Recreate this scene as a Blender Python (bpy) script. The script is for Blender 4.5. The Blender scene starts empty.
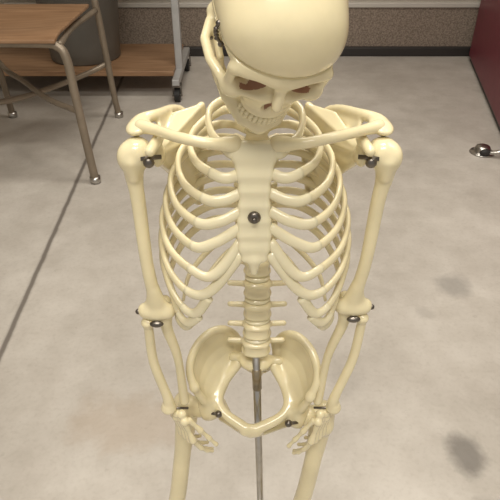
import bpy, math, numpy as np
from mathutils import Vector, Matrix, Euler
import random
random.seed(4)
S=bpy.context.scene
S.view_settings.view_transform='Standard'
S.view_settings.exposure=0.0

# ------------------------------------------------------------ materials
def new_mat(name):
    m=bpy.data.materials.new(name); m.use_nodes=True
    return m,m.node_tree.nodes,m.node_tree.links,m.node_tree.nodes['Principled BSDF']
def simple(name,col,rough=.5,metal=0,noise=0.0,scale=20,bump=0,col2=None,spec=None):
    m,N,L,B=new_mat(name)
    B.inputs['Roughness'].default_value=rough; B.inputs['Metallic'].default_value=metal
    if spec is not None: B.inputs['Specular IOR Level'].default_value=spec
    g=N.new('ShaderNodeNewGeometry'); n=N.new('ShaderNodeTexNoise'); n.inputs['Scale'].default_value=scale; n.inputs['Detail'].default_value=6
    L.new(g.outputs['Position'],n.inputs['Vector'])
    r=N.new('ShaderNodeValToRGB'); r.color_ramp.elements[0].position=.35; r.color_ramp.elements[1].position=.65
    c2=col2 if col2 else tuple(c*(1-noise) for c in col)
    r.color_ramp.elements[0].color=(*c2,1); r.color_ramp.elements[1].color=(*col,1)
    L.new(n.outputs['Fac'],r.inputs['Fac']); L.new(r.outputs['Color'],B.inputs['Base Color'])
    if bump:
        b=N.new('ShaderNodeBump'); b.inputs['Strength'].default_value=bump; b.inputs['Distance'].default_value=.004
        L.new(n.outputs['Fac'],b.inputs['Height']); L.new(b.outputs['Normal'],B.inputs['Normal'])
    return m
BONE=simple('bone_plastic',(.83,.74,.485),.20,0,.10,35,0)
CART=simple('cartilage_plastic',(.84,.77,.54),.22,0,.06,30)
for q in(BONE,CART):
    BB=q.node_tree.nodes['Principled BSDF']; BB.inputs['Subsurface Weight'].default_value=.05; BB.inputs['Subsurface Radius'].default_value=(.01,.007,.003); BB.inputs['Subsurface Scale'].default_value=.4
    BB.inputs['Coat Weight'].default_value=.25; BB.inputs['Coat Roughness'].default_value=.12
ORBIT=simple('orbit_tint',(.40,.22,.14),.6,0,.2,60)
METAL=simple('chrome_hardware',(.55,.53,.50),.28,1,.2,60)
DARKM=simple('dark_steel',(.20,.18,.16),.35,1,.2,60)
BRASS=simple('brass_sleeve',(.36,.30,.21),.35,.8,.2,60)
TUBE=simple('tan_enamel_tube',(.27,.22,.165),.4,.35,.15,25)
RUB=simple('black_rubber',(.018,.017,.016),.6,0,.2,60)
GREYM=simple('grey_enamel',(.46,.46,.46),.4,.3,.1,20)
BIN=simple('grey_bin_plastic',(.17,.165,.15),.55,0,.12,12)
MAROON=simple('maroon_paint',(.19,.026,.045),.45,0,.12,14)

# ------------------------------------------------------------ SDF toolkit
def A(p): return np.array(p,dtype=np.float32)
class Vol:
    def __init__(s,lo,hi,h):
        s.lo=np.array(lo,float);s.h=h
        s.n=np.ceil((np.array(hi,float)-s.lo)/h).astype(int)+1
        s.V=np.full(tuple(s.n),1.0,dtype=np.float32)
        s.ax=[(s.lo[i]+h*np.arange(s.n[i])).astype(np.float32) for i in range(3)]
    def op(s,prim,k=.002,sub=False):
        fn,lo,hi=prim; m=k+3*s.h; sl=[]
        for i in range(3):
            a=int(max(0,math.floor((lo[i]-m-s.lo[i])/s.h))); b=int(min(s.n[i],math.ceil((hi[i]+m-s.lo[i])/s.h)+1))
            if b<=a: return
            sl.append(slice(a,b))
        X=s.ax[0][sl[0]][:,None,None];Y=s.ax[1][sl[1]][None,:,None];Z=s.ax[2][sl[2]][None,None,:]
        d=fn(X,Y,Z).astype(np.float32); v=s.V[tuple(sl)]
        if sub:
            d=-d; h=np.maximum(k-np.abs(v-d),0)/k; s.V[tuple(sl)]=np.maximum(v,d)+h*h*k/4
        else:
            h=np.maximum(k-np.abs(v-d),0)/k; s.V[tuple(sl)]=np.minimum(v,d)-h*h*k/4
    def path(s,pts,rad,k=.002):
        s.grp([cap(pts[i],pts[i+1],rad[i],rad[i+1]) for i in range(len(pts)-1)],k)
    def grp(s,prims,k=.002):
        """hard union of the prims, then one smooth union with the volume"""
        old=s.V; s.V=np.full(old.shape,1.0,dtype=np.float32)
        for p in prims: s.op(p,1e-5)
        d=s.V; h=np.maximum(k-np.abs(old-d),0)/k
        s.V=np.minimum(old,d)-h*h*k/4
    def mesh(s):
        V=s.V.copy(); V[0]=V[-1]=1; V[:,0]=V[:,-1]=1; V[:,:,0]=V[:,:,-1]=1
        ins=V<0; nx,ny,nz=V.shape
        cnt=np.zeros((nx-1,ny-1,nz-1),np.int8)
        for a in(0,1):
            for b in(0,1):
                for c in(0,1): cnt+=ins[a:nx-1+a,b:ny-1+b,c:nz-1+c]
        act=(cnt>0)&(cnt<8); I,J,K=np.nonzero(act); idx=-np.ones(cnt.shape,np.int64); idx[I,J,K]=np.arange(len(I))
        P=np.zeros((len(I),3)); W=np.zeros(len(I))
        cor=[(a,b,c) for a in(0,1) for b in(0,1) for c in(0,1)]
        for p in cor:
            for ax in range(3):
                if p[ax]==0:
                    q=list(p);q[ax]=1
                    va=V[I+p[0],J+p[1],K+p[2]];vb=V[I+q[0],J+q[1],K+q[2]]
                    m=(va<0)!=(vb<0); t=np.where(m,va/np.where(m,va-vb,1),0)
                    t=np.clip(t,0,1)
                    for c in range(3): P[:,c]+=np.where(m,p[c]+(t if c==ax else 0),0)
                    W+=m
        P/=W[:,None]; P+=np.stack([I,J,K],1); P=s.lo+P*s.h
        Q=[]
        for ax in range(3):
            n=[nx,ny,nz]; o=[0,1,2]; o.remove(ax); b,c=o
            s0=[slice(None)]*3;s1=[slice(None)]*3; s0[ax]=slice(0,n[ax]-1); s1[ax]=slice(1,n[ax])
            x0=ins[tuple(s0)];x1=ins[tuple(s1)]
            E=np.stack(np.nonzero(x0!=x1),1)
            f=x0[E[:,0],E[:,1],E[:,2]]
            def cell(db,dc):
                e=E.copy();e[:,b]-=db;e[:,c]-=dc; return idx[e[:,0],e[:,1],e[:,2]]
            q=np.stack([cell(1,1),cell(0,1),cell(0,0),cell(1,0)],1)
            if ax==1: f=~f
            q[~f]=q[~f][:,::-1]
            Q.append(q)
        return P,np.concatenate(Q)
def lap(P,F,it,lam=.5):
    """laplacian smoothing of a quad mesh"""
    e=np.concatenate([F[:,[0,1]],F[:,[1,2]],F[:,[2,3]],F[:,[3,0]]]); n=len(P)
    deg=np.bincount(e[:,0],minlength=n)+np.bincount(e[:,1],minlength=n)
    for i in range(it):
        Q=np.zeros_like(P)
        for c in range(3):
            Q[:,c]=np.bincount(e[:,0],weights=P[e[:,1],c],minlength=n)+np.bincount(e[:,1],weights=P[e[:,0],c],minlength=n)
        P=P+lam*(Q/deg[:,None]-P)*(1 if i%2==0 else -1.04)
    return P
def bb(*ps):
    a=np.array(ps,float);return a.min(0),a.max(0)
def cap(a,b,ra,rb=None):
    if rb is None: rb=ra
    a=A(a);b=A(b);ba=b-a;l=float(ba@ba)+1e-12;r=max(ra,rb)
    def f(X,Y,Z):
        x=X-a[0];y=Y-a[1];z=Z-a[2]; t=np.clip((x*ba[0]+y*ba[1]+z*ba[2])/l,0,1)
        return np.sqrt((x-t*ba[0])**2+(y-t*ba[1])**2+(z-t*ba[2])**2)-(ra+(rb-ra)*t)
    lo,hi=bb(a,b);return f,lo-r,hi+r
def ell(c,r,rot=(0,0,0)):
    c=A(c);R=np.array(Euler([math.radians(v) for v in rot]).to_matrix(),dtype=np.float32); r=A(r)
    def f(X,Y,Z):
        x=X-c[0];y=Y-c[1];z=Z-c[2]
        q=[x*R[0,i]+y*R[1,i]+z*R[2,i] for i in range(3)]
        k0=np.sqrt(sum((q[i]/r[i])**2 for i in range(3)));k1=np.sqrt(sum((q[i]/r[i]**2)**2 for i in range(3)))+1e-6
        return k0*(k0-1)/k1
    m=float(r.max());return f,c-m,c+m
def box(c,hf,rd,rot=(0,0,0)):
    c=A(c);R=np.array(Euler([math.radians(v) for v in rot]).to_matrix(),dtype=np.float32)
    def f(X,Y,Z):
        x=X-c[0];y=Y-c[1];z=Z-c[2]
        q=[np.abs(x*R[0,i]+y*R[1,i]+z*R[2,i])-(hf[i]-rd) for i in range(3)]
        return np.sqrt(sum(np.maximum(v,0)**2 for v in q))+np.minimum(np.maximum(np.maximum(q[0],q[1]),q[2]),0)-rd
    m=float(np.linalg.norm(hf));return f,c-m,c+m
def tri(a,b,c,th):
    a,b,c=[np.array(v,float) for v in(a,b,c)]
    n=np.cross(b-a,a-c)
    E=[(a,b-a),(b,c-b),(c,a-c)]
    def f(X,Y,Z):
        sg=0;dm=None
        for p,e in E:
            x=X-p[0];y=Y-p[1];z=Z-p[2]; cr=np.cross(e,n)
            sg=sg+np.sign(cr[0]*x+cr[1]*y+cr[2]*z)
            t=np.clip((x*e[0]+y*e[1]+z*e[2])/(e@e),0,1)
            d=(x-t*e[0])**2+(y-t*e[1])**2+(z-t*e[2])**2
            dm=d if dm is None else np.minimum(dm,d)
        pl=(n[0]*(X-a[0])+n[1]*(Y-a[1])+n[2]*(Z-a[2]))**2/(n@n)
        return np.sqrt(np.where(sg<2,dm,pl))-th
    lo,hi=bb(a,b,c);return f,lo-th,hi+th
def mkobj(name,P,F,mats,parent=None,smooth=True):
    me=bpy.data.meshes.new(name); me.from_pydata([tuple(map(float,p)) for p in P],[],[tuple(map(int,f)) for f in F]); me.update()
    for m in (mats if isinstance(mats,list) else [mats]): me.materials.append(m)
    if smooth: me.polygons.foreach_set('use_smooth',[True]*len(me.polygons))
    o=bpy.data.objects.new(name,me); S.collection.objects.link(o)
    if parent: o.parent=parent
    return o
def volobj(v,name,mat,parent,xf=None,it=6):
    P,F=v.mesh(); P=lap(P,F,it)
    if xf is not None: P=P@np.array(xf[0]).T+np.array(xf[1])
    return mkobj(name,P,F,mat,parent)
def catmull(p,n=8):
    p=[np.array(v,float) for v in p]; q=[2*p[0]-p[1]]+p+[2*p[-1]-p[-2]]; o=[]
    for i in range(1,len(q)-2):
        for j in range(n):
            t=j/n; a,b,c,d=q[i-1:i+3]
            o.append(.5*(2*b+(c-a)*t+(2*a-5*b+4*c-d)*t*t+(3*b-a-3*c+d)*t**3))
    o.append(p[-1]);return o
def sweep(pts,rn,rb,nfun=None,seg=12):
    n=len(pts);V=[];F=[]; prev=None
    for i,p in enumerate(pts):
        T=pts[min(i+1,n-1)]-pts[max(i-1,0)]; T=T/np.linalg.norm(T)
        if nfun is not None: N=nfun(p)
        elif prev is None: N=np.array([1,0,0.]) if abs(T[0])<.8 else np.array([0,1,0.])
        else: N=prev
        N=N-T*(N@T); N/=np.linalg.norm(N); prev=N; B=np.cross(T,N)
        a=rn[i] if hasattr(rn,'__len__') else rn; b=rb[i] if hasattr(rb,'__len__') else rb
        for j in range(seg):
            w=2*math.pi*j/seg; V.append(p+N*a*math.cos(w)+B*b*math.sin(w))
    for i in range(n-1):
        for j in range(seg):
            k=(j+1)%seg; F.append((i*seg+j,i*seg+k,(i+1)*seg+k,(i+1)*seg+j))
    V.append(pts[0]);V.append(pts[-1]);c0=len(V)-2;c1=len(V)-1
    for j in range(seg):
        k=(j+1)%seg;F.append((c0,k,j));F.append((c1,(n-1)*seg+j,(n-1)*seg+k))
    return V,F
class Acc:
    def __init__(s): s.V=[];s.F=[];s.M=[]
    def add(s,VF,m=0):
        o=len(s.V); s.V+=list(VF[0]); s.F+=[tuple(i+o for i in f) for f in VF[1]]; s.M+=[m]*len(VF[1])
    def obj(s,name,mats,parent=None,smooth=True):
        ob=mkobj(name,s.V,s.F,mats,parent,smooth); ob.data.polygons.foreach_set('material_index',s.M); return ob
def ball(c,r,seg=14,rings=8):
    V=[];F=[];r=(r,r,r) if not hasattr(r,'__len__') else r
    for i in range(1,rings):
        a=math.pi*i/rings
        for j in range(seg):
            w=2*math.pi*j/seg;V.append(np.array([c[0]+r[0]*math.sin(a)*math.cos(w),c[1]+r[1]*math.sin(a)*math.sin(w),c[2]+r[2]*math.cos(a)]))
    V.append(np.array([c[0],c[1],c[2]+r[2]]));V.append(np.array([c[0],c[1],c[2]-r[2]]));t=len(V)-2
    for i in range(rings-2):
        for j in range(seg):
            k=(j+1)%seg;F.append((i*seg+j,(i+1)*seg+j,(i+1)*seg+k,i*seg+k))
    for j in range(seg):
        k=(j+1)%seg;F.append((t,j,k));F.append((t+1,(rings-2)*seg+k,(rings-2)*seg+j))
    return V,F
def rod(a,b,r,seg=14): return sweep([np.array(a,float),np.array(b,float)],r,r,None,seg)
def boxvf(c,h,R=None):
    V=[];R=np.eye(3) if R is None else np.array(R)
    for x in(-1,1):
        for y in(-1,1):
            for z in(-1,1): V.append(np.array(c,float)+R@np.array([x*h[0],y*h[1],z*h[2]]))
    return V,[(0,1,3,2),(4,6,7,5),(0,4,5,1),(2,3,7,6),(0,2,6,4),(1,5,7,3)]
def empty(name,loc=(0,0,0)):
    e=bpy.data.objects.new(name,None);S.collection.objects.link(e);e.empty_display_size=.05;return e
def bevel(o,w,n=2):
    m=o.modifiers.new('b','BEVEL');m.width=w;m.segments=n;m.limit_method='ANGLE';return o

# ============================================================ SKELETON
SK=empty('anatomical_skeleton_model')
CX=.004
# ---------------- skull (local mm -> m)
mm=.001
def P3(x,y,z): return (x*mm,y*mm,z*mm)
v=Vol(P3(-46,-58,-82),P3(46,58,46),.0009)
v.op(ell(P3(0,4,2),P3(38,46,36)),.004)
v.op(ell(P3(0,-20,1),P3(34.5,25,28)),.008)
v.op(ell(P3(0,25,-8),P3(29,26,24)),.008)
v.op(ell(P3(0,0,-22),P3(25,30,12)),.006)
for s in(-1,1):
    v.op(ell(P3(s*42,-24,-18),P3(10,13,14)),.006,True)
for s in(-1,1):
    v.op(cap(P3(s*4,-43,-10),P3(s*26,-36.5,-9.5),.0040,.0036),.005)
    v.op(ell(P3(s*24,-34,-29),P3(7.5,6.5,6.5)),.005)
    v.op(cap(P3(s*28,-35,-11),P3(s*27.5,-34.5,-27),.003),.003)
    v.path([P3(s*29,-31,-28),P3(s*36,-18,-27),P3(s*38.5,-6,-25),P3(s*35,4,-23)],[.0034,.0030,.0028,.003],.003)
    v.op(cap(P3(s*30,11,-22),P3(s*27,8,-38),.0065,.0035),.004)
    v.op(cap(P3(s*6,-41.5,-26),P3(s*24,-36.5,-28),.003),.003)
v.op(ell(P3(0,-31.5,-33),P3(18,13.5,15)),.005)
v.op(ell(P3(0,-32,-44),P3(15.5,13,6)),.004)
v.op(cap(P3(0,-42,-13),P3(0,-49,-26),.0036,.003),.004)
for s in(-1,1):
    v.op(ell(P3(s*15.5,-43,-18.8),P3(9.6,14,7.4),(0,s*8,0)),.002,True)
    v.op(ell(P3(s*2.8,-48,-34.5),P3(3.2,9,5.6),(0,-s*14,0)),.0015,True)
# cut line round the removable skull cap
X=v.ax[0][:,None,None];Y=v.ax[1][None,:,None];Z=v.ax[2][None,None,:]
slab=np.maximum(np.abs(Z+.0022-.03*Y)-.0008,-(v.V+.0018))
v.V=np.maximum(v.V,-slab.astype(np.float32))
# mandible
for s in(-1,1):
    pts=[P3(s*31,0,-26),P3(s*29,-2,-37),P3(s*26.5,-7,-48),P3(s*20,-23,-54.5),P3(s*10.5,-35.5,-59),P3(0,-39.5,-60)]
    v.path(pts,[.0038,.0035,.0045,.0048,.0054,.0062],.003)
    v.op(tri(P3(s*31,0,-28),P3(s*29,-14,-30),P3(s*25.5,-12,-50),.0022),.003)
    v.op(tri(P3(s*31,0,-28),P3(s*25.5,-14,-50),P3(s*27,-3,-48),.0024),.003)
    v.path([P3(s*20,-20,-51.5),P3(s*12.5,-33,-53.5),P3(0,-38.5,-54)],[.0036,.0040,.0042],.003)
R=(Matrix.Rotation(math.radians(8),3,'Y')@Matrix.Rotation(math.radians(14),3,'Z')@Matrix.Rotation(math.radians(36),3,'X'))
Rn=np.array(R); SC=np.array([.0165,.335,.8325])
P,F=v.mesh(); P=lap(P,F,2)
Fc=P[F].mean(1)
mi=np.zeros(len(F),int)
for s in(-1,1):
    q=(Fc-np.array(P3(s*15.5,-43,-18.8)))/np.array(P3(10.0,14.4,7.9))
    mi[((q**2).sum(1)<1.02)&(Fc[:,1]>-.0385)]=1
q=(Fc-np.array(P3(0,-48,-34.5)))/np.array(P3(6.4,10,6.6)); mi[((q**2).sum(1)<1)&(Fc[:,1]>-.0425)]=1
o=mkobj('skull',P@Rn.T+SC,F,[BONE,ORBIT],SK); o.data.polygons.foreach_set('material_index',mi.tolist())
T=Acc()
for row,(zc,hh) in enumerate([(-48.4,2.6),(-51.4,2.2)]):
    for j in range(-6,7):
        a=j*.20
        x=14.8*math.sin(a); y=-28.4-15.6*math.cos(a)
        w=1.9 if abs(j)<4 else 2.4
        vf=ball((x*mm,y*mm,zc*mm),(w*mm*.98,1.6*mm,hh*mm),10,6); T.add(([Rn@p+SC for p in vf[0]],vf[1]))
T.obj('teeth',[BONE],SK)
H=Acc()
def skp(x,y,z): return Rn@np.array(P3(x,y,z))+SC
for s in(-1,1):
    c=catmull([skp(s*36.5,-16,0),skp(s*37.6,-17,-4),skp(s*36,-18,-8),skp(s*33,-19,-12)],5); H.add(sweep(c,.0010,.0010,None,8))
    for t in range(4):
        H.add(ball(skp(s*(37.4-.5*t),-17-.4*t,-2.5-2.2*t),(.0015,.0015,.0010),10,6))
    H.add(ball(skp(s*36.5,-16,.5),.0017)); H.add(ball(skp(s*33,-19,-12.5),.0017))
    H.add(ball(skp(s*34,-2,-27),.0024))
H.obj('skull_springs',[DARKM],SK)

# ---------------- spine
SP=[(.800,.368,.012),(.78,.385,.009),(.745,.405,.006),(.70,.420,.005),(.66,.427,.005),(.62,.421,.006),(.58,.408,.007),(.54,.398,.007),(.51,.396,.006),(.487,.400,.005)]
zz=[a[0] for a in SP][::-1]; yy=[a[1] for a in SP][::-1]; xx=[a[2] for a in SP][::-1]
def sp(z): return np.array([np.interp(z,zz,xx),np.interp(z,zz,yy),z])
v=Vol((-.045,.34,.475),(.055,.47,.815),.001)
D=Vol((-.02,.36,.475),(.03,.45,.815),.001)
levels=[]
for i in range(7): levels.append((.803-i*.0078,.0085,.0028,'c'))
for i in range(12): levels.append((.747-i*.0126,.0095+.0002*i,.0046,'t'))
for i in range(5): levels.append((.594-i*.0212,.0128+.0004*i,.0078,'l'))
for z,r,hh,t in levels:
    c=sp(z)
    v.op(ell(c+np.array([0,0,hh*.75]),(r,r*.78,hh*.5)),.002)
    v.op(ell(c-np.array([0,0,hh*.75]),(r,r*.78,hh*.5)),.002)
    v.op(box(c,(r*.8,r*.62,hh),.003),.003)
    b=c+np.array([0,r*.9,0])
    if t=='c':
        v.op(cap(b,b+[0,.010,-.003],.0025,.002),.002)
        for s in(-1,1): v.op(cap(c+[s*.005,.004,0],c+[s*.015,.006,0],.0028,.0025),.002)
    elif t=='t':
        v.op(cap(b,b+[0,.016,-.012],.0032,.002),.002)
        for s in(-1,1): v.op(cap(c+[s*.005,.008,0],c+[s*.017,.017,.002],.003,.0028),.002)
    else:
        v.op(box(b+[0,.012,-.002],(.002,.010,.006),.0018),.002)
        for s in(-1,1):
            v.op(cap(c+[s*.008,.006,0],c+[s*.026,.006,.001],.0030,.0026),.003)
            v.op(cap(c+[s*.008,.012,.008],c+[s*.008,.013,-.009],.0035),.002)
for i in range(len(levels)-1):
    c=(sp(levels[i][0])+sp(levels[i+1][0]))/2; r=levels[i][1]
    D.op(ell(c,(r*.93,r*.72,.0035)),.001)
volobj(v,'vertebral_column',BONE,SK,it=2); volobj(D,'spinal_discs',CART,SK,it=2)

# ---------------- ribs
W=[.034,.048,.058,.065,.070,.0745,.077,.078,.077,.074,.066,.052]
Dr=[.012,.0150,.0185,.0230,.0285,.0360,.0455,.0535,.0545,.053,.05,.035]
YF=[.353,.347,.342,.339,.337,.337,.339,.345,.353,.363]
XF=[.022,.030,.036,.041,.045,.048,.052,.058,.063,.066]
ZS=[.737,.722,.708,.695,.683,.672,.663]
def yst(z): return .331+(z-.65)*.2
RC=Acc()
def nf(p):
    d=np.array([p[0]-CX,(p[1]-.385)*1.4,0.]);return d/np.linalg.norm(d)
for i in range(12):
    z0=.750-i*.0136; ys=sp(z0)[1]
    for s in(-1,1):
        w=W[i];d=Dr[i];x=lambda a:CX+s*a
        if i<10:
            yf=YF[i];ym=.388
            k=[(x(.007),ys+.006,z0),(x(.018),ys+.016,z0+.001),(x(.5*w+.004),ys+.019,z0-.06*d),(x(.84*w),ys+.002,z0-.22*d),(x(w),ym,z0-.47*d),(x(.90*w),(ym+yf)/2-.006,z0-.78*d),(x(XF[i]),yf,z0-d)]
            if i==0: k=[(x(.007),ys+.004,z0),(x(.018),ys+.01,z0+.002),(x(.031),ys-.004,z0),(x(.034),.385,z0-.004),(x(.030),.365,z0-.008),(x(.022),.353,z0-.011)]
            e=np.array(k[-1])
            if i<7:
                end=np.array([x(.010),yst(ZS[i])+.001,ZS[i]]); m=(e+end)/2+np.array([0,-.004,-.0015])
                if i==4: m+=np.array([s*.002,0,-.001])
                if i==5: m=np.array([x(.031),.3315,.645])
                if i==6: m=np.array([x(.034),.3325,.629])
                tail=[m,end]
            elif i==7: tail=[(x(.047),.338,.602),(x(.036),.333,.622)]
            elif i==8: tail=[(x(.055),.344,.586),(x(.045),.338,.599)]
            else: tail=[(x(.060),.354,.5735),(x(.054),.345,.584)]
            full=catmull(k+[tuple(t) for t in tail],8); nk=(len(k)-1)*8
            c=full[:nk+1]; n=len(c)
            rb=[.0027+.0014*min(1,j/(n*.35)) for j in range(n)]
            RC.add(sweep(c,.0024,rb,nf),0)
            RC.add(sweep(full[nk-1:],.0028,.0043,nf),1)
        else:
            k=[(x(.007),ys+.006,z0),(x(.018),ys+.014,z0),(x(.55*w),ys+.013,z0-.2*d),(x(.9*w),ys-.004,z0-.6*d),(x(w),ys-.022,z0-d)]
            if i==11: k=k[:4]
            c=catmull(k,8); n=len(c); RC.add(sweep(c,[.0024*(1-.5*(j/n)**3) for j in range(n)],[.0036*(1-.6*(j/n)**3) for j in range(n)],nf),0)
RC.obj('rib_cage',[BONE,CART],SK)
# sternum
v=Vol((-.03,.31,.63),(.04,.37,.76),.0009)
SX=CX-.001
def stq(z,hw,th,hz): return box((SX,yst(z),z),(hw,th,hz),th*.9,(-11,0,0))
v.op(stq(.738,.0165,.0038,.007),.003); v.op(stq(.729,.0135,.0038,.011),.005)
v.op(stq(.716,.0112,.0036,.008),.004)
for z,hw in[(.705,.0108),(.694,.0112),(.683,.0120),(.672,.0120),(.664,.0100)]: v.op(stq(z,hw,.0035,.0075),.004)
v.op(cap((SX,yst(.658),.658),(SX,yst(.648)+.001,.648),.0048,.0026),.004)
v.op(ell((SX,yst(.745)-.001,.7485),(.006,.008,.004)),.002,True)
volobj(v,'sternum',CART,SK)
h=Acc();zb=.693; h.add(ball((SX,yst(zb)-.0042,zb),(.0048,.0032,.0048)));h.add(rod((SX,yst(zb)-.0072,zb),(SX,yst(zb)-.0092,zb),.002));h.obj('sternum_screw',[DARKM],SK)

# ---------------- shoulders + arms
SH={-1:np.array([-.0835,.370,.725]),1:np.array([.0975,.370,.725])}
EL={-1:np.array([-.0790,.360,.583]),1:np.array([.0885,.366,.583])}
WR={-1:np.array([-.0715,.356,.462]),1:np.array([.0740,.358,.460])}
hw=Acc()
for s in(-1,1):
    side='right' if s<0 else 'left'
    sh=SH[s];el=EL[s];wr=WR[s];x=lambda a:CX+s*a
    def o3(b,dx,dy,dz): return b+np.array([s*dx,dy,dz])
    lo=np.minimum(sh,(x(.03),.33,.62))-.02;hi=np.maximum(sh,(x(.03),.46,.75))+.02
    v=Vol(lo,hi,.001)
    G=o3(sh,-.015,.008,-.003);Ac=o3(sh,-.002,.010,.0155)
    M=np.array([x(.040),.446,.712]);SA=np.array([x(.043),.436,.737]);IA=np.array([x(.052),.452,.640]);sup=np.array([x(.062),.418,.737])
    lm=np.array([x(.069),.428,.680]);mid=np.array([x(.062),.440,.732])
    v.grp([tri(G,M,IA,.0016),tri(G,SA,M,.0016),tri(G,sup,SA,.0016),tri(G,lm,IA,.0018)],.003)
    v.path([SA,M,np.array([x(.044),.450,.68]),IA],[.0026,.0026,.0024,.004],.003)
    v.path([IA,lm,G],[.0038,.0034,.0055],.003)
    v.op(ell(G,(.005,.0075,.0105)),.003)
    v.path(catmull([M,mid,o3(sh,-.014,.034,.017),o3(sh,-.004,.022,.017),Ac],5),list(np.interp(np.linspace(0,4,21),[0,1,2,3,4],[.0024,.0034,.004,.0050,.0052])),.004)
    v.grp([tri(M,mid,G,.0018),tri(mid,o3(sh,-.014,.034,.017),o3(sh,-.018,.015,.0),.0018)],.003)
    v.op(ell(o3(sh,-.003,.012,.0165),(.009,.014,.0042),(0,s*8,0)),.004)
    v.path([o3(G,0,-.002,.008),o3(sh,-.018,.004,.011),o3(sh,-.014,-.012,.008)],[.0045,.004,.0038],.003)
    volobj(v,side+'_scapula',BONE,SK)
    # clavicle
    cp=catmull([(x(.015),.349,.7425),(x(.032),.344,.7455),(x(.052),.350,.747),o3(sh,-.018,-.002,.0195),o3(sh,-.006,.007,.0185)],6)
    v=Vol(np.min(cp,0)-.012,np.max(cp,0)+.012,.001); n=len(cp)
    rr=[.0038+.0022*math.exp(-(j/3.0)**2)+.0012*math.exp(-((n-1-j)/4)**2) for j in range(n)]
    v.path(cp,rr,.001); volobj(v,side+'_clavicle',BONE,SK)
    # humerus
    v=Vol(np.minimum(sh,el)-.03,np.maximum(sh,el)+.03,.001)
    v.op(ell(o3(sh,-.002,.001,.001),(.0115,.0115,.0115)),.003)
    v.op(ell(o3(sh,.0048,-.002,-.001),(.0072,.0090,.0098)),.003)
    v.op(cap(o3(sh,.001,-.008,-.003),o3(sh,.001,-.006,-.016),.0042,.0032),.003)
    m1=sh*.72+el*.28+np.array([s*.002,0,0]);m2=sh*.35+el*.65+np.array([s*.002,-.002,0])
    c=catmull([o3(sh,.001,0,-.004),o3(sh,.002,0,-.018),m1,m2,el+np.array([0,0,.012]),el],5);n=len(c)
    rr=[float(np.interp(j/(n-1),[0,.16,.3,.6,.8,1],[.0095,.0072,.0057,.0051,.0056,.0066])) for j in range(n)]
    v.path(c,rr,.004)
    v.op(cap(el+[-.0085,0,.0],el+[.0085,0,.0],.0058,.0058),.005)
    v.op(ell(el+[-s*.0115,.001,.002],(.0045,.0048,.006)),.003);v.op(ell(el+[s*.0115,.001,.002],(.0045,.0048,.006)),.003)
    v.op(tri(el+[-.010,0,.003],el+[.010,0,.003],el+[0,0,.024],.0028),.005)
    volobj(v,side+'_humerus',BONE,SK)
    # forearm
    v=Vol(np.minimum(el,wr)-.032,np.maximum(el,wr)+.032,.001)
    lat=s
    ru=el+[lat*.009,-.001,-.011]; rl=wr+[lat*.0065,-.002,.006]
    uu=el+[-lat*.006,.004,-.004]; ul=wr+[-lat*.008,.004,.008]
    c=catmull([ru,ru+[0,0,-.010],(ru*.55+rl*.45)+[lat*.0035,0,0],rl+[0,0,.014],rl],5);n=len(c)
    v.path(c,[float(np.interp(j/(n-1),[0,.12,.3,.7,.9,1],[.0058,.0040,.0042,.0045,.0058,.0075])) for j in range(n)],.001)
    c=catmull([uu+[0,.004,.010],uu,uu+[0,.001,-.020],(uu*.5+ul*.5)+[-lat*.002,.002,0],ul],5);n=len(c)
    v.path(c,[float(np.interp(j/(n-1),[0,.25,.45,.8,1],[.0052,.0066,.0052,.0038,.0046])) for j in range(n)],.001)
    volobj(v,side+'_radius_and_ulna',BONE,SK)
    # hand : wrist -> fingertips, hangs in front of the hip joint
    tip=np.array([CX+s*.056,.350,.376]); ax=tip-wr; Ln=np.linalg.norm(ax);ax/=Ln
    wd=np.array([-s*.75,-.66,0.]); wd=wd-ax*(wd@ax);wd/=np.linalg.norm(wd)
    nn=np.cross(ax,wd)
    if nn[0]*s<0: nn=-nn
    v=Vol(np.minimum(wr,tip)-.03,np.maximum(wr,tip)+.03,.0008)
    for r_,cnt,dist in[(0,3,.004),(1,4,.011)]:
        for j in range(cnt):
            p=wr+ax*dist+wd*((j-(cnt-1)/2)*.0060)+nn*(.0008*((j%2)*2-1)); v.op(ell(p,(.0046,.0046,.0050)),.0012)
    for j,(ml,pl) in enumerate([(.024,.035),(.026,.039),(.024,.036),(.022,.029)]):
        off=(1.5-j)*.0060; b=wr+ax*.016+wd*off*.78; e=b+ax*ml+wd*off*.14
        v.path([b,(b+e)/2,e],[.0034,.0024,.0037],.001)
        p=e;curl=.10+.06*j
        for q,fr in enumerate([.48,.30,.22]):
            curl+=.20; dr=ax*math.cos(curl)-nn*math.sin(curl)+wd*.008*(1.5-j); l=pl*fr; a=p+dr*.0012; p2=p+dr*l
            v.path([a,(a+p2)/2,p2],[.0028-.0003*q,.0020-.0001*q,.0026-.0003*q],.0008); p=p2+dr*.0004
    b=wr+ax*.012+wd*.011-nn*.003
    p=b
    for l,r_ in[(.018,.0032),(.014,.0028),(.011,.0024)]:
        dr=ax*.93+wd*.24-nn*.28; dr/=np.linalg.norm(dr); e=p+dr*l; v.path([p,(p+e)/2,e],[r_,r_*.66,r_],.0008); p=e+dr*.0006
    volobj(v,side+'_hand',BONE,SK,it=2)
    # hardware
    hw.add(rod(o3(sh,-.020,-.004,.000),o3(sh,-.006,-.009,.001),.0017));hw.add(ball(o3(sh,-.012,-.011,-.001),(.0042,.0035,.0042)));
    hw.add(rod(el+[-.016,0,.001],el+[.016,0,.001],.0018));hw.add(ball(el+[.016,0,.001],.0025));hw.add(ball(el+[-.016,0,.001],.0025))
    hw.add(ball(el+[0,-.008,-.006],(.006,.003,.003)))
    hw.add(rod(wr+[-.012,0,.002],wr+[.012,0,.002],.0012))

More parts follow.
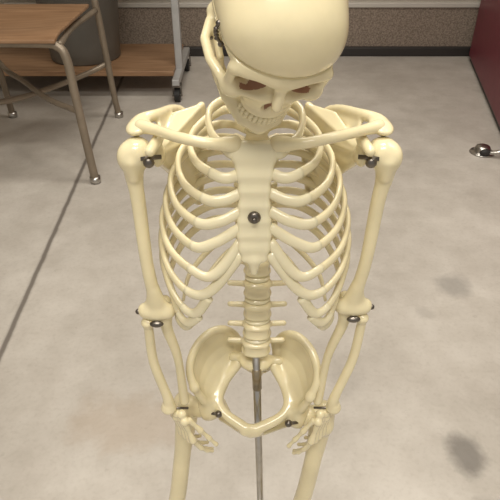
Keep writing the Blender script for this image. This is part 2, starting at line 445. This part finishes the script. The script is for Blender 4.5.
# ---------------- pelvis
PO=np.array([CX,.385,.455])
yaw=math.radians(-6); Ry=np.array(Matrix.Rotation(yaw,3,'Z'))
v=Vol((-.078,-.05,-.066),(.078,.055,.08),.001)
for s in(-1,1):
    q=lambda x,y,z:np.array([s*x,y,z])
    SI=q(.019,.020,.018);AR1=q(.031,.006,.004);AR2=q(.036,-.008,-.006);AR3=q(.028,-.020,-.013);PB=q(.006,-.030,-.021)
    AC=q(.046,-.006,-.020)
    CR=catmull([q(.056,-.022,.024),q(.061,-.016,.036),q(.061,-.006,.047),q(.055,.006,.057),q(.044,.016,.063),q(.033,.024,.060),q(.024,.031,.048),q(.019,.035,.034)],3)
    BS=catmull([q(.043,-.014,-.004),q(.040,-.010,-.005),q(.037,-.006,-.004),q(.033,.002,.002),q(.030,.008,.005),q(.026,.013,.010),q(.022,.017,.014),SI],3)
    n=len(CR); G=[]
    for i in range(n):
        row=[]
        for j in range(6):
            t=j/5; p=CR[i]*t+BS[i]*(1-t)+q(.003,.005,-.002)*math.sin(math.pi*t); row.append(p)
        G.append(row)
    pr=[]
    for i in range(n-1):
        for j in range(5):
            if np.linalg.norm(G[i][j]-G[i+1][j])<1e-4: continue
            pr+= [tri(G[i][j],G[i+1][j],G[i][j+1],.0022),tri(G[i+1][j],G[i+1][j+1],G[i][j+1],.0022)]
    v.grp(pr,.004)
    v.path(CR,list(np.interp(np.linspace(0,7,n),[0,1,4,7],[.0042,.0036,.0036,.004])),.003)
    v.path([CR[0],q(.054,-.020,.014),q(.049,-.017,.0),AC+q(-.002,-.004,.008)],[.004,.0036,.0045,.008],.004)
    v.path(catmull([SI,AR1,AR2,AR3,PB],4),list(np.interp(np.linspace(0,4,17),[0,1,2,3,4],[.006,.0050,.0055,.0048,.0055])),.004)
    v.op(ell(AC,(.015,.016,.016)),.006)
    v.path([CR[-1],q(.020,.030,.018),q(.030,.016,.0),AC+q(-.004,.006,0)],[.004,.004,.005,.008],.004)
    v.path([AC+q(-.004,.006,-.006),q(.038,.010,-.036),q(.033,.008,-.050)],[.009,.007,.0075],.004)
    v.path([q(.033,.006,-.052),q(.021,-.010,-.044),q(.010,-.024,-.034),PB+q(0,0,-.004)],[.006,.0036,.0034,.0055],.003)
    v.op(ell(AC+q(.010,-.002,-.003),(.0125,.0125,.0125)),.0015,True)
v.op(ell((0,-.031,-.024),(.006,.005,.009)),.003)
volobj(v,'hip_bones',BONE,SK,(Ry,PO),it=16)
v=Vol((-.05,-.03,-.05),(.05,.06,.05),.001)
v.op(ell((0,.016,.026),(.016,.012,.008)),.004)
v.op(tri((-.024,.022,.024),(.024,.022,.024),(0,.042,-.018),.0045),.006)
for j in range(5):
    t=j/4; v.op(ell((0,.016+.024*t,.020-.034*t),(.013-.008*t,.006,.0042)),.002)
for s in(-1,1):
    for j in range(4):
        t=j/4; v.op(ell((s*(.012-.006*t),.019+.025*t,.014-.034*t),(.0022,.004,.0022)),.001,True)
v.path([(0,.040,-.016),(0,.039,-.028),(0,.033,-.037)],[.005,.0035,.002],.002)
volobj(v,'sacrum_and_coccyx',BONE,SK,(Ry,PO))

# ---------------- legs
HIP={-1:PO+Ry@np.array([-.055,-.007,-.022]),1:PO+Ry@np.array([.055,-.007,-.022])}
KN={-1:np.array([-.092,.362,.232]),1:np.array([.052,.362,.232])}
AN={-1:np.array([-.092,.378,.056]),1:np.array([.052,.378,.056])}
for s in(-1,1):
    side='right' if s<0 else 'left'
    hp=HIP[s];kn=KN[s];an=AN[s]
    tr=hp+np.array([s*.018,.004,-.002])
    v=Vol(np.minimum(tr,kn)-.035,np.maximum(tr,kn)+.035,.0012)
    v.op(ell(hp,(.0115,.0115,.0115)),.002)
    v.op(cap(hp+[s*.004,0,-.001],tr+[-s*.004,0,-.006],.0082,.0100),.004)
    v.op(ell(tr,(.0115,.013,.0145)),.005)
    v.op(ell(tr+[s*.001,-.005,-.012],(.0100,.0105,.012)),.005)
    st=tr+[-s*.002,0,-.018]
    c=catmull([st,st*.7+kn*.3+[0,-.006,0],st*.4+kn*.6+[0,-.006,0],kn+[0,0,.02],kn],5);n=len(c)
    v.path(c,[float(np.interp(j/(n-1),[0,.2,.6,.85,1],[.0120,.0092,.0095,.0125,.014])) for j in range(n)],.004)
    for t in(-1,1): v.op(ell(kn+[t*.011,.004,0],(.010,.0155,.013)),.004)
    volobj(v,side+'_femur',BONE,SK)
    v=Vol(np.minimum(kn,an)-.035,np.maximum(kn,an)+.035,.0012)
    tp=kn+[0,.002,-.019]
    v.op(ell(tp,(.020,.015,.0065)),.004)
    c=catmull([tp+[0,0,-.004],tp+[0,-.002,-.03],(tp+an)/2+[0,-.002,0],an+[0,0,.018],an+[0,0,.006]],5);n=len(c)
    v.path(c,[float(np.interp(j/(n-1),[0,.2,.6,.85,1],[.0135,.009,.0075,.008,.011])) for j in range(n)],.002)
    v.path([tp+[s*.019,.008,-.008],(tp+an)/2+[s*.016,.006,0],an+[s*.013,.002,.01],an+[s*.013,.001,-.005]],[.0055,.0036,.0045,.005],.002)
    v.op(ell(kn+[0,-.021,.002],(.0105,.005,.011)),.002)
    volobj(v,side+'_tibia_and_fibula',BONE,SK)
    v=Vol(an+[-.045,-.12,-.05],an+[.045,.045,.02],.001)
    v.op(ell(an+[0,-.004,-.006],(.0105,.016,.009)),.003)
    v.path([an+[0,.0,-.014],an+[0,.020,-.024],an+[0,.028,-.030]],[.010,.010,.010],.003)
    v.op(ell(an+[0,-.028,-.014],(.014,.012,.009)),.004);v.op(ell(an+[s*.007,-.024,-.024],(.009,.014,.008)),.004)
    for j in range(5):
        t=(j-2)*-s; t=-t if False else t
        b=an+[t*.0062,-.036,-.019-.0014*(4-j if False else j)]; e=b+np.array([t*.0032,-.030+.001*abs(j-1),-.012+.0014*j]); r=.0052 if j==0 else .0034
        v.path([b,(b+e)/2,e],[r,r*.65,r*1.05],.001); p=e
        for l in([.013,.010] if j==0 else [.009,.006,.005]):
            d=np.array([t*.04,-1,-.12]);d/=np.linalg.norm(d); e=p+d*l; v.path([p+d*.001,(p+e)/2,e],[r*.85,r*.6,r*.75],.0008);p=e+d*.0006;r*=.9
    volobj(v,side+'_foot',BONE,SK,it=2)
    hw.add(rod(hp+[-s*.020,-.018,.010],hp+[-s*.006,-.010,.002],.0016));hw.add(ball(hp+[-s*.020,-.018,.010],(.0038,.0038,.0038)))
    hw.add(rod(kn+[-.026,.003,0],kn+[.026,.003,0],.002)); hw.add(ball(kn+[.026,.003,0],.004));hw.add(ball(kn+[-.026,.003,0],.004))
hw.obj('joint_hardware',[DARKM],SK)
st=Acc()
st.add(rod((.006,.391,.50),(.019,.396,.012),.0040,20),0)
st.add(rod((.0065,.3912,.482),(.0075,.3916,.452),.0048,20),1)
st.add(rod((.018,.396,.012),(.0185,.396,.045),.009,20),0)
st.obj('stand_rod',[METAL,BRASS],SK)
a=Acc();a.add(boxvf((-.02,.365,.006),(.135,.105,.006)));b=a.obj('stand_base',[GREYM],SK,False);bevel(b,.004)

# ============================================================ FLOOR
m,N,L,B=new_mat('concrete_floor_mat')
g=N.new('ShaderNodeNewGeometry')
def noise(sc,det=6,rough=.55):
    n=N.new('ShaderNodeTexNoise');n.inputs['Scale'].default_value=sc;n.inputs['Detail'].default_value=det;n.inputs['Roughness'].default_value=rough;L.new(g.outputs['Position'],n.inputs['Vector']);return n
def ramp(src,p0,c0,p1,c1):
    r=N.new('ShaderNodeValToRGB');e=r.color_ramp.elements;e[0].position=p0;e[0].color=(*c0,1);e[1].position=p1;e[1].color=(*c1,1);L.new(src,r.inputs['Fac']);return r
def mix(a,b,f,mode='MIX'):
    x=N.new('ShaderNodeMix');x.data_type='RGBA';x.blend_type=mode
    if isinstance(f,(int,float)): x.inputs[0].default_value=f
    else: L.new(f,x.inputs[0])
    for i,q in((6,a),(7,b)):
        if isinstance(q,tuple): x.inputs[i].default_value=(*q,1)
        else: L.new(q,x.inputs[i])
    return x.outputs[2]
def math_(op,a,b=None):
    x=N.new('ShaderNodeMath');x.operation=op
    for i,q in enumerate((a,b)):
        if q is None: continue
        if isinstance(q,(int,float)): x.inputs[i].default_value=q
        else: L.new(q,x.inputs[i])
    return x.outputs[0]
n1=noise(2.2,8,.6);n2=noise(14,8,.6);n3=noise(110,3,.5);n4=noise(5.5,10,.7);n5=noise(38,6,.65)
col=ramp(n1.outputs['Fac'],.34,(.50,.465,.42),.66,(.62,.585,.535)).outputs['Color']
col=mix(col,ramp(n2.outputs['Fac'],.35,(.82,.80,.78),.62,(1,1,1)).outputs['Color'],.5,'MULTIPLY')
col=mix(col,ramp(n4.outputs['Fac'],.40,(.80,.79,.77),.56,(1,1,1)).outputs['Color'],.45,'MULTIPLY')
col=mix(col,ramp(n5.outputs['Fac'],.62,(1,1,1),.72,(.70,.68,.66)).outputs['Color'],.45,'MULTIPLY')
col=mix(col,ramp(n3.outputs['Fac'],.3,(.78,.76,.74),.5,(1,1,1)).outputs['Color'],.30,'MULTIPLY')
sep=N.new('ShaderNodeSeparateXYZ');L.new(g.outputs['Position'],sep.inputs[0])
def spot(cx,cy,rx,ry,c,strength,wob=.5):
    global col
    dx=math_('DIVIDE',math_('SUBTRACT',sep.outputs[0],cx),rx);dy=math_('DIVIDE',math_('SUBTRACT',sep.outputs[1],cy),ry)
    d=math_('SQRT',math_('ADD',math_('MULTIPLY',dx,dx),math_('MULTIPLY',dy,dy)))
    d=math_('ADD',d,math_('MULTIPLY',math_('SUBTRACT',n2.outputs['Fac'],.5),wob*2.4))
    f=ramp(d,.45,(strength,)*3,1.15,(0,0,0)).outputs['Color']
    col=mix(col,c,f)
spot(.398,.63,.042,.058,(.13,.12,.11),.70)
spot(.525,1.13,.055,.06,(.20,.19,.18),.45)
spot(.42,1.02,.03,.03,(.25,.23,.21),.25)
spot(.40,.52,.05,.03,(.20,.19,.17),.35)
spot(.20,.80,.05,.05,(.30,.28,.26),.25)
spot(-.22,.70,.16,.08,(.42,.32,.23),.32,.9)
spot(.62,1.9,.10,.06,(.30,.28,.26),.3)
lx=math_('ADD',math_('ADD',sep.outputs[0],.552),math_('MULTIPLY',math_('SUBTRACT',sep.outputs[1],.88),.045))
lx=math_('ABSOLUTE',math_('ADD',lx,math_('MULTIPLY',math_('SUBTRACT',n2.outputs['Fac'],.5),.008)))
f=ramp(lx,.0035,(.85,)*3,.009,(0,0,0)).outputs['Color']; col=mix(col,(.12,.10,.085),f)
L.new(col,B.inputs['Base Color']);B.inputs['Roughness'].default_value=.42
bp=N.new('ShaderNodeBump');bp.inputs['Strength'].default_value=.12;bp.inputs['Distance'].default_value=.003;L.new(n2.outputs['Fac'],bp.inputs['Height']);L.new(bp.outputs['Normal'],B.inputs['Normal'])
a=Acc();a.add(boxvf((0,1,-.05),(2.6,2.5,.05)));a.obj('floor',[m],None,False)

# ============================================================ ROOM
WALL=simple('painted_wall',(.46,.41,.34),.7,0,.05,6,.05)
CARP=simple('speckled_carpet',(.32,.26,.21),.95,0,0,130,.5,(.17,.135,.105))
TRIM=simple('pale_trim',(.55,.52,.47),.5,0,.05,10)
BASEB=simple('black_cove_base',(.03,.026,.024),.5,0,.1,30)
yb=3.16
a=Acc();a.add(boxvf((0,yb+.10,1.35),(2.6,.05,1.35)));a.obj('wall_back',[WALL],None,False)
a=Acc();a.add(boxvf((0.6,yb+.03,.15),(1.9,.019,.10)));a.obj('carpet_wainscot',[CARP],None,False)
a=Acc();a.add(boxvf((.6,yb+.025,.263),(1.9,.024,.012)));bevel(a.obj('trim_1',[TRIM],None,False),.004)
a=Acc();a.add(boxvf((.6,yb+.02,.025),(1.9,.028,.025)));bevel(a.obj('baseboard_back',[BASEB],None,False),.006)
a=Acc();a.add(boxvf((-2.65,1,1.35),(.05,2.5,1.35)));a.obj('wall_left',[WALL],None,False)
a=Acc();a.add(boxvf((2.65,1,1.35),(.05,2.5,1.35)));a.obj('wall_right',[WALL],None,False)
a=Acc();a.add(boxvf((0,1,2.75),(2.6,2.5,.05)));a.obj('ceiling',[simple('ceiling_tile',(.7,.68,.64),.8,0,.06,40)],None,False)

# maroon cabinet, right
CB=empty('maroon_cabinet')
th=math.atan2(.19,.96); Rc=np.array(Matrix.Rotation(-th,3,'Z')); c0=np.array([1.185,3.09,0])
def cab(p): return c0+Rc@np.array(p,float)
a=Acc();a.add(boxvf(cab((.25,-.62,.625)),(.25,.62,.60),Rc));bevel(a.obj('body',[MAROON],CB,False),.006)
a=Acc();a.add(boxvf(cab((.25,-.62,.0135)),(.24,.61,.0125),Rc));a.obj('plinth',[BASEB],CB,False)
a=Acc()
a.add(boxvf(cab((.13,-1.248,.63)),(.115,.008,.57),Rc));a.add(boxvf(cab((.37,-1.248,.63)),(.115,.008,.57),Rc));bevel(a.obj('doors',[MAROON],CB,False),.004)
a=Acc();a.add(rod(cab((.23,-1.275,.70)),cab((.23,-1.275,.82)),.006));a.add(rod(cab((.27,-1.275,.70)),cab((.27,-1.275,.82)),.006))
for xx_ in(.23,.27):
    for z_ in(.70,.82): a.add(rod(cab((xx_,-1.275,z_)),cab((xx_,-1.25,z_)),.005))
a.obj('handles',[METAL],CB)

# ============================================================ rolling shelf with bin
WOOD,N,L,B=new_mat('oak_laminate')
g=N.new('ShaderNodeNewGeometry');mp=N.new('ShaderNodeMapping');mp.inputs['Scale'].default_value=(2,22,22);L.new(g.outputs['Position'],mp.inputs['Vector'])
n=N.new('ShaderNodeTexNoise');n.inputs['Scale'].default_value=3;n.inputs['Detail'].default_value=6;L.new(mp.outputs[0],n.inputs['Vector'])
r=N.new('ShaderNodeValToRGB');e=r.color_ramp.elements;e[0].position=.3;e[0].color=(.22,.12,.06,1);e[1].position=.7;e[1].color=(.36,.215,.12,1);L.new(n.outputs['Fac'],r.inputs['Fac']);L.new(r.outputs['Color'],B.inputs['Base Color']);B.inputs['Roughness'].default_value=.45
CT=empty('rolling_shelf_cart')
a=Acc();a.add(boxvf((-.82,2.72,.112),(.48,.225,.012)));bevel(a.obj('lower_shelf',[WOOD],CT,False),.004)
a=Acc();a.add(boxvf((-.82,2.72,.812),(.48,.225,.012)));bevel(a.obj('upper_shelf',[WOOD],CT,False),.004)
a=Acc()
for xx_ in(-.325,-1.315):
    a.add(boxvf((xx_,2.68,.095),(.016,.26,.014)))
    a.add(boxvf((xx_,2.60,.46),(.016,.022,.36)))
    a.add(boxvf((xx_,2.68,.815),(.016,.24,.014)))
bevel(a.obj('frame',[GREYM],CT,False),.004)
a=Acc()
for xx_ in(-.325,-1.315):
    for y_ in(2.455,2.90):
        a.add(rod((xx_-.012,y_,.031),(xx_+.012,y_,.031),.030,24),0)
        a.add(rod((xx_-.022,y_,.031),(xx_+.022,y_,.031),.007,12),1)
        for t in(-1,1): a.add(boxvf((xx_+t*.019,y_,.055),(.002,.012,.028)),1)
        a.add(boxvf((xx_,y_,.079),(.021,.015,.003)),1)
a.obj('casters',[RUB,DARKM],CT,False)
def lathe(prof,c,seg=48):
    V=[];F=[]
    for r_,z_ in prof:
        for j in range(seg):
            w=2*math.pi*j/seg;V.append(np.array([c[0]+r_*math.cos(w),c[1]+r_*math.sin(w),c[2]+z_]))
    for i in range(len(prof)-1):
        for j in range(seg):
            k=(j+1)%seg;F.append((i*seg+j,i*seg+k,(i+1)*seg+k,(i+1)*seg+j))
    return V,F
a=Acc();a.add(lathe([(.001,0),(.155,0),(.161,.006),(.190,.42),(.201,.425),(.201,.45),(.193,.455),(.185,.445),(.155,.012),(.001,.012)],(-.78,2.72,.1245)));a.obj('waste_bin',[BIN],None)

# ============================================================ CHAIR, left
CH=empty('school_chair')
def tube(pts,r=.0125,n=6): return sweep(catmull(pts,n),r,r,None,14)
a=Acc()
a.add(tube([(-.522,1.685,.004),(-.530,1.692,.10),(-.545,1.705,.30),(-.552,1.712,.40),(-.575,1.72,.438),(-.64,1.722,.448),(-.92,1.722,.448),(-.985,1.72,.438),(-1.008,1.712,.40),(-1.015,1.705,.30),(-1.03,1.692,.10),(-1.038,1.685,.004)],.0135))
for xx_,s in((-.56,1),(-1.0,-1)):
    a.add(tube([(xx_+s*.005,2.27,.004),(xx_,2.25,.12),(xx_-s*.006,2.215,.40),(xx_-s*.008,2.20,.47),(xx_-s*.010,2.235,.62),(xx_-s*.012,2.29,.83)],.0125))
    a.add(tube([(xx_-s*.012,1.722,.440),(xx_-s*.03,1.95,.440),(xx_-s*.008,2.205,.440)],.010))
a.add(tube([(-.555,2.25,.24),(-.62,2.20,.215),(-.74,2.05,.20),(-.85,1.90,.205),(-1.0,1.72,.24)],.010))
a.add(tube([(-1.0,2.25,.24),(-.95,2.20,.215),(-.84,2.06,.222),(-.70,1.88,.222),(-.545,1.71,.24)],.010))
a.obj('tube_frame',[TUBE],CH)
a=Acc()
for p in((-.522,1.685),(-1.038,1.685),(-.555,2.27),(-1.005,2.27)): a.add(rod((p[0],p[1],0.0),(p[0],p[1],.022),.018,18))
a.obj('foot_glides',[METAL],CH)
def curved_panel(th_,fn,nx=14,ny=14):
    V=[];F=[]
    for k in(0,1):
        for i in range(nx+1):
            for j in range(ny+1):
                u=i/nx;w=j/ny;V.append(np.array(fn(u,w,k*th_)))
    q=(nx+1)*(ny+1)
    for i in range(nx):
        for j in range(ny):
            a_=i*(ny+1)+j;b_=a_+ny+1;F.append((a_,a_+1,b_+1,b_));F.append((q+a_,q+b_,q+b_+1,q+a_+1))
    for i in range(nx):
        a_=i*(ny+1);F.append((a_,a_+ny+1,q+a_+ny+1,q+a_));a_+=ny;F.append((a_,q+a_,q+a_+ny+1,a_+ny+1))
    for j in range(ny):
        F.append((j,q+j,q+j+1,j+1));a_=nx*(ny+1)+j;F.append((a_,a_+1,q+a_+1,q+a_))
    return V,F
a=Acc();a.add(curved_panel(.012,lambda u,w,t:(-.575-.41*u,1.70+.44*w,.462+t-.012*math.sin(math.pi*u)*math.sin(math.pi*min(1,w*1.2))-.02*max(0,.12-w)*8*.6)))
a.add(curved_panel(.012,lambda u,w,t:(-.575-.41*u,2.235+.05*w+t-0.02+.03*math.sin(math.pi*u),.64+.20*w)))
bevel(a.obj('plywood_seat_and_back',[WOOD],CH),.003)

# ============================================================ door stop on floor (right)
a=Acc();a.add(lathe([(.001,.030),(.014,.030),(.024,.026),(.030,.016),(.031,.006),(.042,.005),(.046,.0),(.001,0)],(.865,1.92,.0),32),0)
a.add(sweep(catmull([(.865,1.89,.014),(.89,1.875,.02),(.915,1.87,.03),(.925,1.89,.036)],5),.009,.007),0)
a.add(ball((.862,1.883,.016),(.022,.012,.014)),1)
a.obj('metal_door_stop',[METAL,RUB],None)

# ============================================================ LIGHTS
def area(name,loc,sx,sy,e,col=(1,.94,.84),rot=(0,0,0)):
    l=bpy.data.lights.new(name,'AREA');l.shape='RECTANGLE';l.size=sx;l.size_y=sy;l.energy=e;l.color=col
    o=bpy.data.objects.new(name,l);o.location=loc;o.rotation_euler=rot;S.collection.objects.link(o)
LT=[(-.05,.22,.80,.25,24),(-.1,-.85,1.2,.30,36),(1.4,.6,.30,1.2,8),(.3,1.7,1.2,.30,20)]
for i,(x_,y_,a_,b_,e_) in enumerate(LT): area('ceiling_light' if i==0 else 'ceiling_light.%03d'%i,(x_,y_,2.62),a_,b_,e_)
PAN=simple('fluorescent_diffuser',(.9,.9,.88),.5);bn=PAN.node_tree.nodes['Principled BSDF'];bn.inputs['Emission Color'].default_value=(1,.95,.88,1);bn.inputs['Emission Strength'].default_value=1.2
for i,(x_,y_,a_,b_,e_) in enumerate(LT):
    q=Acc();q.add(boxvf((x_,y_,2.67),(a_/2+.03,b_/2+.03,.03)));q.obj('fluorescent_fixture' if i==0 else 'fluorescent_fixture.%03d'%i,[PAN],None,False)
w=bpy.data.worlds.new('w');S.world=w;w.use_nodes=True
w.node_tree.nodes['Background'].inputs[0].default_value=(1,.95,.88,1);w.node_tree.nodes['Background'].inputs[1].default_value=.45

# ============================================================ CAMERA
cd=bpy.data.cameras.new('camera');co=bpy.data.objects.new('camera',cd);S.collection.objects.link(co)
co.location=(0,0,.90);co.rotation_euler=(math.radians(90-35),0,0);cd.sensor_width=36;cd.lens=40.3;cd.clip_start=.02
S.camera=co
